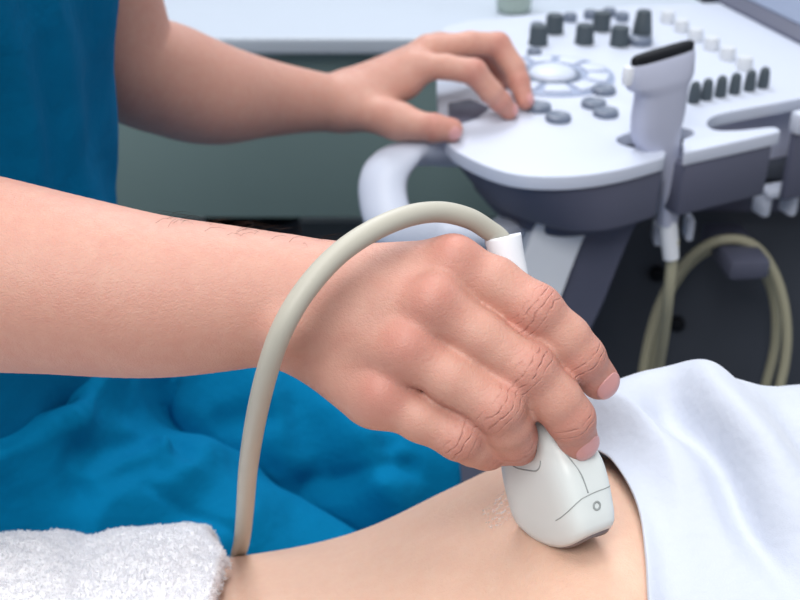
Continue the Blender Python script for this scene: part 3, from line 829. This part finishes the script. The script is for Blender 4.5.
# strain relief: hollow sleeve
rp = []
s0 = .108; s1 = LEN + .004
for r, s in [(.0072, s0), (.0080, s0 + .004), (.0076, lerp(s0, s1, .4)), (.0079, lerp(s0, s1, .8)), (.0083, s1 - .0012), (.0082, s1), (.0070, s1), (.0066, s1 - .004), (.0060, s1 - .012), (.0010, s1 - .012)]:
    rp.append((r, s))
v, f = lathe(rp, BB, AX, 32); fixn(mk('strain_relief', v, f, M['relief'], tr))
end = BB + AX * (s1 - .011)
cp = [end, BB + AX * (s1 - .002) + V(-.001, 0, 0), P(487, 229, .489), P(468, 218, .483), P(440, 212, .475), P(408, 216, .464), P(372, 231, .453), P(336, 256, .4445), P(304, 292, .439), P(281, 332, .440), P(266, 376, .453), P(255, 424, .484), P(248, 470, .526), P(245, 510, .572), P(242, 540, .624), P(236, 575, .702)]
p_end = cp[-1]
cp += [V(-.110, .524, .68), V(-.115, .518, .50), V(-.115, .518, .25), V(-.08, .520, .05), V(.05, .530, .012), V(.22, .60, .012), V(.32, .78, .02), V(.345, .92, .16), V(.355, 1.05, .33), V(.36, 1.174, .36)]
v, f = tube(catmull(cp, 12), .0046, 18); fixn(mk('cable', v, f, M['cable'], tr))

# ================================================================== examination couch
cou = empty('examination_couch', (-.15, .30, 0), 'dark upholstered examination couch under the lying patient', 'couch')
v, f = box((-.15, .27, .650), (2.15, .45, .07), 0, .02, 4); sharp(mk('mattress', v, f, M['couch'], cou), 60)
v, f = box((-.15, .27, .590), (2.10, .40, .05), 0, .004); sharp(mk('frame', v, f, M['steel'], cou))
for sx in (-1.05, .75):
    for sy in (.11, .43):
        v, f = tube([V(sx, sy, .0), V(sx, sy, .57)], .02, 16); mk('leg', v, f, M['steel'], cou)
v, f = box((.70, .36, .703), (.30, .30, .034), 0, .02, 4); pl = sharp(mk('pillow', v, f, M['sheet']), 60)
set_props(pl, 'small white pillow under the head of the lying patient', 'pillow')
st = empty('stool', (-.33, .70, 0), 'round stool under the seated person in scrubs', 'stool')
v, f = lathe([(.16, .495), (.175, .505), (.18, .53), (.17, .548), (.02, .554)], (-.33, .70, 0), n=40); fixn(mk('seat', v, f, M['couch'], st))
v, f = tube([V(-.33, .70, .07), V(-.33, .70, .51)], .025, 20); mk('column', v, f, M['steel'], st)
for k in range(5):
    a = k * 2 * PI / 5 + .3; e = V(-.33 + .24 * math.cos(a), .70 + .24 * math.sin(a), .075)
    v, f = tube([V(-.33, .70, .085), e], [.02, .013], 12); mk('spoke', v, f, M['steel'], st)
    v, f = lathe([(.012, -.011), (.025, -.010), (.027, 0), (.025, .010), (.012, .011)], e - V(0, 0, .046), (-math.sin(a), math.cos(a), 0), 20); fixn(mk('caster', v, f, M['black'], st))

# ================================================================== ultrasound console
def PY(px, py, y):
    r = FWD + RT * (px - 400) / FPX + UPV * (300 - py) / FPX
    return CAM + r * (y / r[1])
ZP = .880
def pz2(a, z=ZP): return [tuple(PZ(px, py, z)[:2]) for px, py in a]
con = empty('ultrasound_console', (.35, 1.15, 0), 'white ultrasound console with dark grey skirt, knobs and round trackball dial', 'ultrasound machine')
def cpart(name, vf, mat, ang=40, parent=con, label=None): return sharp(mk(name, vf[0], vf[1], M[mat], parent, label=label), ang)
lip = [(446, 142), (458, 152), (484, 165), (510, 173), (540, 176.5), (580, 175.5), (622, 169), (664, 157.5)]
slot = [(666, 152), (658, 148), (634, 147.5), (619, 143), (618, 137), (636, 131), (672, 127), (690, 129), (694, 134), (684, 139), (683, 145), (684, 153)]
block = [(730, 143), (776, 132.5), (779, 130), (772, 127), (740, 130), (716, 130), (707, 124), (712, 117), (730, 111.5), (800, 98.5), (860, 86)]
def smooth_open(p, per=5): return [tuple(q) for q in catmull([V(a, b, 0) for a, b in p], per)[:, :2]]
outline_px = smooth_open(lip) + smooth_open(slot, 3) + smooth_open(block, 4)
out_w = pz2(outline_px)
out_w += [(.60, 1.10), (.66, 1.20), (.66, 1.40), (.60, 1.46), (.30, 1.43), (.085, 1.36), (.055, 1.335), (.043, 1.29), (.038, 1.10), (.037, 1.00)]
cpart('control_panel', prism(out_w, .867, ZP, .0040, 4), 'panel')
# dark skirt under the panel: thick at the near corner, thinning towards the front edge
lipw = pz2(smooth_open(lip))
cen = V(.33, 1.2)
def inset(p, d):
    p = V(*p); return tuple(p + nrm(cen - p) * d)
sk = [inset(p, .004) for p in lipw] + pz2([(662, 149), (634, 148.5), (617, 143), (618, 135), (645, 128), (690, 122)]) + [(.27, 1.12), (.34, 1.20), (.60, 1.24), (.62, 1.38), (.30, 1.39), (.09, 1.32), (.055, 1.28), (.045, 1.02)]
v, f = prism(sk, .812, .8668, .004, 3, z0fn=lambda p: .818 + .020 * sstep(.16, .05, np.array(p[0])) * sstep(.93, 1.10, np.array(p[1])), low=[inset(p, .036 * float(sstep(.20, .08, p[0])) * float(sstep(1.30, 1.10, p[1]))) for p in sk])
cpart('skirt', (v, f), 'skirt')
sk2 = [inset(p, .058) for p in lipw[:26]] + [(.27, 1.02), (.40, 1.20), (.50, 1.30), (.12, 1.28), (.075, 1.04)]
cpart('underside', prism(sk2, .795, .82, .006, 3), 'skirt')
wall_px = [(700, 137), (708, 124), (714, 118.5), (732, 113.5), (800, 100.5), (860, 88.5)]
wl = pz2(wall_px, .862)
cpart('side_wall', prism(wl + [(.62, 1.12), (.62, 1.36), (.30, 1.36), (.28, 1.05)], .795, .8668, .003, 2), 'panel_side')
# probe holder: dark blocks under the white rim, either side of the slot
a0, a1 = PZ(688, 153, ZP), PZ(777, 133, ZP); dv = nrm((a1 - a0) * V(1, 1, 0)); nv_ = V(-dv[1], dv[0], 0)
def quadbox(a, b, dep, z0, z1, bev=.003):
    q = [a[:2], b[:2], (b + nv_ * dep)[:2], (a + nv_ * dep)[:2]]
    return prism([tuple(x) for x in q], z0, z1, bev, 2)
hold = cpart('probe_holder', quadbox(a0 + nv_ * .002, a1 + nv_ * .002, .024, .815, .8668), 'skirt', label='dark grey front of the probe holder')
for px, py, w in ((661, 232, .016), (688.5, 227, .008)):
    c = PY(px, py, 1.0); cpart('clip', box(c, (w, .02, .024), 0, .003), 'panel')
b0, b1 = PZ(797, 137, .86), PZ(862, 122, .86)
farhold = cpart('probe_holder', quadbox(b0, b1, .010, .79, .862), 'skirt'); cpart('holder_rim', quadbox(b0 - nv_ * .003 - dv * .003, b1, .014, .862, .884), 'panel', parent=farhold)
# white cable bracket under the right side
for px, py, sx, sz in ((762, 203, .010, .026), (790, 196, .009, .040), (777, 190, .036, .010)):
    cpart('cable_bracket', box(PY(px, py, 1.06), (sx, .022, sz), .4, .004), 'panel')
# loop handle at the front
hp = [P(462, 152, 1.08), P(434, 151, 1.062), P(405, 155, 1.045), P(386, 172, 1.03), P(383, 198, 1.02), P(394, 226, 1.012), P(428, 240, 1.02), P(470, 240, 1.03), P(500, 232, 1.07), P(515, 222, 1.11)]
v, f = tube(catmull(hp, 10), .0225, 20, ry=.0125, nvec=V(1, .1, .2)); cpart('grab_handle', (v, f), 'panel', 60)
# arm carrying the console, column and base
pth = catmull([PY(596, 200, .955), PY(579, 232, .955), PY(557, 290, .955), PY(538, 345, .955), PY(545, 420, .965), PY(560, 520, 1.0)], 8)
def strap(path, x0, x1, y0, y1):
    return loft([np.array([q + V(x0, y0, 0), q + V(x1, y0, 0), q + V(x1, y1, 0), q + V(x0, y1, 0)]) for q in path])
cpart('arm_cover', strap(pth, -.050, .0, -.02, .06), 'relief', 30)
cpart('support_arm', strap(pth, .0003, .046, -.012, .10), 'skirt', 30)
cpart('cart_body', box((.47, 1.36, .43), (.50, .36, .70), 0, .012, 3), 'charcoal')
cpart('cart_top', box((.47, 1.30, .790), (.46, .40, .02), 0, .004), 'charcoal')
cpart('front_shelf', box((.46, 1.165, .735), (.44, .03, .035), 0, .006), 'skirt')
cpart('cart_base', box((.40, 1.22, .085), (.66, .52, .07), 0, .02, 3), 'skirt')
for sx, sy in ((.12, 1.02), (.68, 1.02), (.12, 1.42), (.68, 1.42)):
    v, f = lathe([(.016, -.014), (.045, -.013), (.05, -.006), (.05, .006), (.045, .013), (.016, .014)], (sx, sy, .05), (1, .2, 0), 28); fixn(mk('caster', v, f, M['black'], con))
hk = PY(734, 250, 1.10); cpart('cable_hook', box(hk, (.046, .10, .024), .1, .006), 'skirt')
for px, py in ((657, 274), (677, 324), (758, 266)):  # three small black discs on the cart front
    v, f = lathe([(.0095, .004), (.0095, -.004), (.006, -.006)], PY(px, py, 1.176), (0, 1, 0), 20); fixn(mk('black_disc', v, f, M['black'], con))
# inclined touch screen on the far side of the panel
q0, q1 = PZ(718, 0, ZP + .004), PZ(806, 45, ZP + .004); e = nrm((q0 - q1) * V(1, 1, 0)); hn = V(e[1], -e[0], 0); s = nrm(hn * math.cos(.50) + V(0, 0, math.sin(.50))); nn = np.cross(s, e); nn = nn if nn[2] > 0 else -nn
Mx = np.stack([s, e, nn], 1)
mid_ = (q0 + q1) / 2 - e * .03 + s * .12
sfr = cpart('screen_frame', box(mid_ - nn * .012, (.24, .42, .024), 0, .004, M=Mx), 'skirt')
cpart('touch_screen', box(mid_ + nn * .0005, (.20, .378, .003), 0, .001, M=Mx), 'screen', parent=sfr)
cpart('screen_stand', box((.585, 1.36, .892), (.05, .16, .026), 0, .006), 'skirt')
# knobs, buttons, sliders: one of each kind, then copies
def copy_part(o, d, nm=None):
    c = o.copy(); COL.objects.link(c); c.parent = con; c.location = tuple(V(*o.location) + V(*d)); ROOT[c.name] = ROOT[con.name]; return c
def repeats(name, maker, mat, spots, ang=40):
    p0 = PZ(*spots[0][:2], ZP); o = cpart(name, maker(p0), mat, ang)
    for sp in spots[1:]:
        c = copy_part(o, PZ(*sp[:2], ZP) - p0)
    return o
kn = lambda p: lathe([(.0112, -.001), (.0115, .002), (.0108, .004), (.0104, .019), (.0092, .0215), (.0035, .0217)], p, n=30)
repeats('rotary_knob', kn, 'knob', [(538, 44), (554, 32.5), (584, 43), (601, 30), (619, 45)])
repeats('knob_cap', lambda p: lathe([(.0082, -.001), (.0082, .008), (.007, .0095), (.002, .0096)], p, n=26), 'button', [(537, 30.5), (570, 21), (590, 18), (609, 16), (622, 20.5), (534, 57)])
cpart('toggle_key', lathe([(.0118, .008), (.0115, .012), (.0085, .034), (.0070, .036), (.002, .0362)], PZ(641, 41, ZP), n=28), 'knob')
cpart('toggle_base', lathe([(.0138, -.001), (.0138, .008), (.012, .0095), (.002, .0098)], PZ(640, 44, ZP), n=28), 'button')
bt = lambda p: lathe([(.0124, -.001), (.0126, .0035), (.0118, .0055), (.0100, .0062), (.0088, .0054), (.002, .0050)], p, n=36)
repeats('round_button', bt, 'button', [(558, 120), (538.5, 109.5), (593.5, 106), (603.5, 92.5), (605.5, 115)])
RC = PZ(552, 76, ZP)
dial = cpart('dial_ring', lathe([(.066, -.001), (.066, .0015), (.0645, .0022), (.033, .0022), (.031, .0010), (.002, .0010)], RC, n=64), 'ring')
v, f = lathe([(.0305, .0012), (.0305, .003), (.0285, .0036), (.024, .0034)], RC, n=48); cpart('trackball_collar', (v, f), 'button', parent=dial)
a = np.linspace(0, PI / 2 * .97, 12); v, f = lathe([(.0255 * math.cos(t), .002 + .010 * math.sin(t)) for t in a], RC, n=40); cpart('trackball', (v, f), 'key', parent=dial)
def sector(c, r0, r1, a0, a1, z0, z1, n=8):
    o = [(c[0] + r1 * math.cos(t), c[1] + r1 * math.sin(t)) for t in np.linspace(a0, a1, n)] + [(c[0] + r0 * math.cos(t), c[1] + r0 * math.sin(t)) for t in np.linspace(a1, a0, n)]
    return prism(o, c[2] + z0, c[2] + z1, .0012, 2)
for k in range(9):
    a0 = -2.5 + k * .66
    cpart('dial_key', sector(RC, .038, .060, a0, a0 + .50, .0015, .0050), 'key', parent=dial)
pdl = lambda p: tube([p + V(0, 0, -.001), p + V(0, 0, .006), p + V(.0, 0, .012), p + V(0, 0, .0175), p + V(0, 0, .0205), p + V(0, 0, .0218)], [.0058, .0060, .0056, .0050, .0036, .0012], 18, ry=[.0075, .0075, .0065, .0055, .004, .0012])
repeats('slider_cap', pdl, 'knob', [(693.5, 102), (706, 99), (720, 96), (734, 93), (749, 90), (762.5, 87)], 60)
wk = lambda p: lathe([(.0088, -.001), (.0090, .003), (.0082, .011), (.0070, .0135), (.002, .014)], p, n=26)
repeats('white_key', wk, 'key_cap', [(667, 22), (681, 31), (695, 40), (711, 49), (727, 59), (744, 69)])
for (x0, y0), (x1, y1) in (((452, 120), (486, 112)),):
    pass
w_ = pz2([(449, 128), (448, 104), (470, 100), (490, 108), (478, 118)])  # flat dark grey wedge on the panel beneath the far hand
cpart('dark_wedge', prism(w_, ZP - .002, ZP + .0012, .0008, 2), 'skirt')

# ================================================================== transducer resting in the holder
c0 = PZ(653, 146, ZP); d2 = dv; t2 = V(-d2[1], d2[0], 0)
tr2 = empty('ultrasound_transducer', (c0[0], c0[1], ZP - .03), 'lavender grey transducer with black lens standing upright in the console holder', 'ultrasound transducer')
AX2 = nrm(V(.035, .0, 1.0) - 0 * d2)
def sup(z, a, b, dx=0.0, p=3.0, n=48, tilt=0.0, ab=0.0):
    th = np.linspace(0, 2 * PI, n, endpoint=False); e = 2 / p
    x = a * np.sign(np.cos(th)) * np.abs(np.cos(th)) ** e; y = b * np.sign(np.sin(th)) * np.abs(np.sin(th)) ** e
    return c0 + V(0, 0, z) + np.outer(x + dx, d2) + np.outer(y, t2) + np.outer(tilt * x, V(0, 0, 1))
zt = PY(660, 54, c0[1])[2] - ZP
prof = [(-.085, .0092, .0090, .029), (-.06, .0105, .010, .027), (-.035, .0125, .0115, .021), (-.01, .0195, .0125, .009), (.012, .0245, .0135, .001), (.030, .0262, .0140, .0015), (zt - .036, .0262, .0130, .002), (zt - .031, .0266, .0130, .002), (zt - .026, .0325, .0135, -.001), (zt - .022, .0345, .0130, -.0015), (zt - .005, .0345, .0092, -.0015), (zt - .002, .0335, .0075, -.0015)]
v, f = loft([sup(z, a_, b_, dx, tilt=.10 * sstep(.0, zt, z)) for z, a_, b_, dx in prof]); cpart('housing', (v, f), 'probe_lav', 60, tr2)
v, f = loft([sup(zt - .003, .0332, .0071, -.0015, tilt=.10), sup(zt + .003, .0330, .0066, -.0015, tilt=.10), sup(zt + .005, .0315, .0048, -.0015, tilt=.10), sup(zt + .0056, .027, .002, -.0015, tilt=.10)]); cpart('lens', (v, f), 'black', 60, tr2, label='black lens')
v, f = loft([sup(zt - .022, .006, .0035, -.0355), sup(zt - .016, .007, .0042, -.0355), sup(zt - .010, .007, .0042, -.0355), sup(zt - .006, .006, .0035, -.0355)]); cpart('marker_ridge', (v, f), 'relief', 60, tr2)
cb = [None, None, PY(671, 258, c0[1] + .010)]
v, f = tube(np.array([c0 + V(0, 0, -.080) + d2 * .029, lerp(c0 + V(0, 0, -.080) + d2 * .029, cb[2], .5), cb[2]]), [.0092, .0088, .0078], 18); cpart('strain_relief', (v, f), 'relief', 60, tr2)
cc = [cb[2] + V(0, 0, .02), PY(668.5, 295, .97), PY(664, 335, 1.0), PY(657, 385, 1.05), PY(655, 450, 1.07), PY(650, 500, 1.09), PY(641, 470, 1.10), PY(640, 400, 1.10), PY(650, 335, 1.10), PY(668, 287, 1.10), PY(696, 253, 1.095), PY(726, 239.5, 1.09), PY(757, 248, 1.09), PY(779, 285, 1.09), PY(787, 335, 1.09), PY(780, 385, 1.09), PY(760, 440, 1.085), PY(715, 478, 1.08), PY(670, 455, 1.085), PY(651, 395, 1.125), PY(657, 325, 1.125), PY(680, 275, 1.12), PY(710, 249, 1.11), PY(738, 244, 1.105), PY(760, 264, 1.11), PY(774, 300, 1.12), PY(775, 345, 1.13), PY(763, 395, 1.14), PY(750, 450, 1.16)]
v, f = tube(catmull(cc, 10), .0056, 14); mk('cable', v, f, M['cable_olive'], tr2)

# ================================================================== the room
def struct(name, vf, mat, ang=40):
    o = sharp(mk(name, vf[0], vf[1], M[mat]), ang); o['kind'] = 'structure'; return o
struct('floor', box((.2, .6, -.02), (5.2, 4.2, .04), 0, 0), 'floor')
struct('wall_back', box((.2, 2.65, 1.35), (5.2, .1, 2.7), 0, 0), 'wall')
dk = empty('desk', (-.45, 2.05, 0), 'long pale laminate desk with sage green front behind the seated person', 'desk')
v, f = box((-.35, 2.155, .7255), (2.5, .80, .029), 0, .006, 3); cpart('desk_top', (v, f), 'desk', 40, dk)
cpart('front_panel', box((-.35, 1.805, .5555), (2.42, .02, .311), 0, .003), 'cabinet', 40, dk)
cpart('side_panel', box((-1.54, 2.12, .3555), (.03, .74, .711), 0, .003), 'cabinet', 40, dk); cpart('side_panel', box((.84, 2.12, .3555), (.03, .74, .711), 0, .003), 'cabinet', 40, dk)
bc = PZ(513.5, 11, .740)
bo = empty('plastic_bottle', bc, 'pale green grey bottle standing on the desk behind the console', 'bottle')
v, f = lathe([(.026, .0005), (.0295, .004), (.0300, .012), (.0300, .105), (.027, .122), (.014, .134), (.012, .136)], bc, n=36); cpart('body', (v, f), 'bottle', 50, bo)
v, f = lathe([(.0145, .136), (.0145, .156), (.013, .158), (.002, .1585)], bc, n=30); cpart('cap', (v, f), 'panel', 50, bo)
def bin_(x, y, r, h, mat, label):
    v, f = lathe([(r * .8, .001), (r * .83, .004), (r, h), (r * 1.04, h + .004), (r * 1.02, h + .012), (r * .95, h + .008), (r * .78, .02)], (x, y, 0), n=36)
    set_props(fixn(mk('waste_bin', v, f, M[mat])), label, 'bin')
p = PY(228, 217, 1.98); bin_(p[0], 1.98, .045, p[2] - .012, 'black', 'narrow black bin in the shadow under the desk')
p = PY(272, 214, 2.12); bin_(p[0], 2.12, .058, p[2] - .012, 'charcoal', 'charcoal bin under the desk, right of the black one')

# ================================================================== light and camera
def area(name, loc, tgt, size, power, col=(1, 1, 1)):
    l = bpy.data.lights.new(name, 'AREA'); l.shape = 'RECTANGLE'; l.size, l.size_y = size; l.energy = power; l.color = col
    o = bpy.data.objects.new(name, l); COL.objects.link(o); o.location = loc
    o.rotation_euler = (Vector(tgt) - Vector(loc)).to_track_quat('-Z', 'Y').to_euler(); return o
area('overhead_light', (-.1, .40, 2.6), (-.05, .5, .9), (.9, .9), 16, (1, .985, .96))
area('overhead_light', (-.45, -.80, 2.6), (-.1, .4, .9), (.9, .9), 31, (1, .985, .96))  # added front fill to brighten the towel, not a fitted lamp
area('overhead_light', (-.05, 2.15, 2.6), (0, .9, .9), (.9, .7), 29, (.93, .96, 1))
area('window_light', (2.2, 1.4, 2.0), (.1, .6, .9), (1.2, 1.4), 8, (.90, .95, 1))
w = bpy.data.worlds.new('room_ambience'); SC.world = w; w.use_nodes = True
w.node_tree.nodes['Background'].inputs[0].default_value = (.90, .95, 1, 1); w.node_tree.nodes['Background'].inputs[1].default_value = .42
cam = bpy.data.cameras.new('camera'); cam.lens = 50; cam.sensor_width = 36; cam.clip_start = .02
co_ = bpy.data.objects.new('camera', cam); COL.objects.link(co_); co_.location = (0, 0, H); co_.rotation_euler = (PI / 2 - PITCH, 0, 0)
cam.dof.use_dof = True; cam.dof.focus_distance = .475; cam.dof.aperture_fstop = 13
SC.camera = co_
vs = SC.view_settings; SC.display_settings.display_device = 'sRGB'
vs.view_transform = 'Standard'; vs.look = 'None'; vs.gamma = 1; vs.use_curve_mapping = False; vs.exposure = 0.0
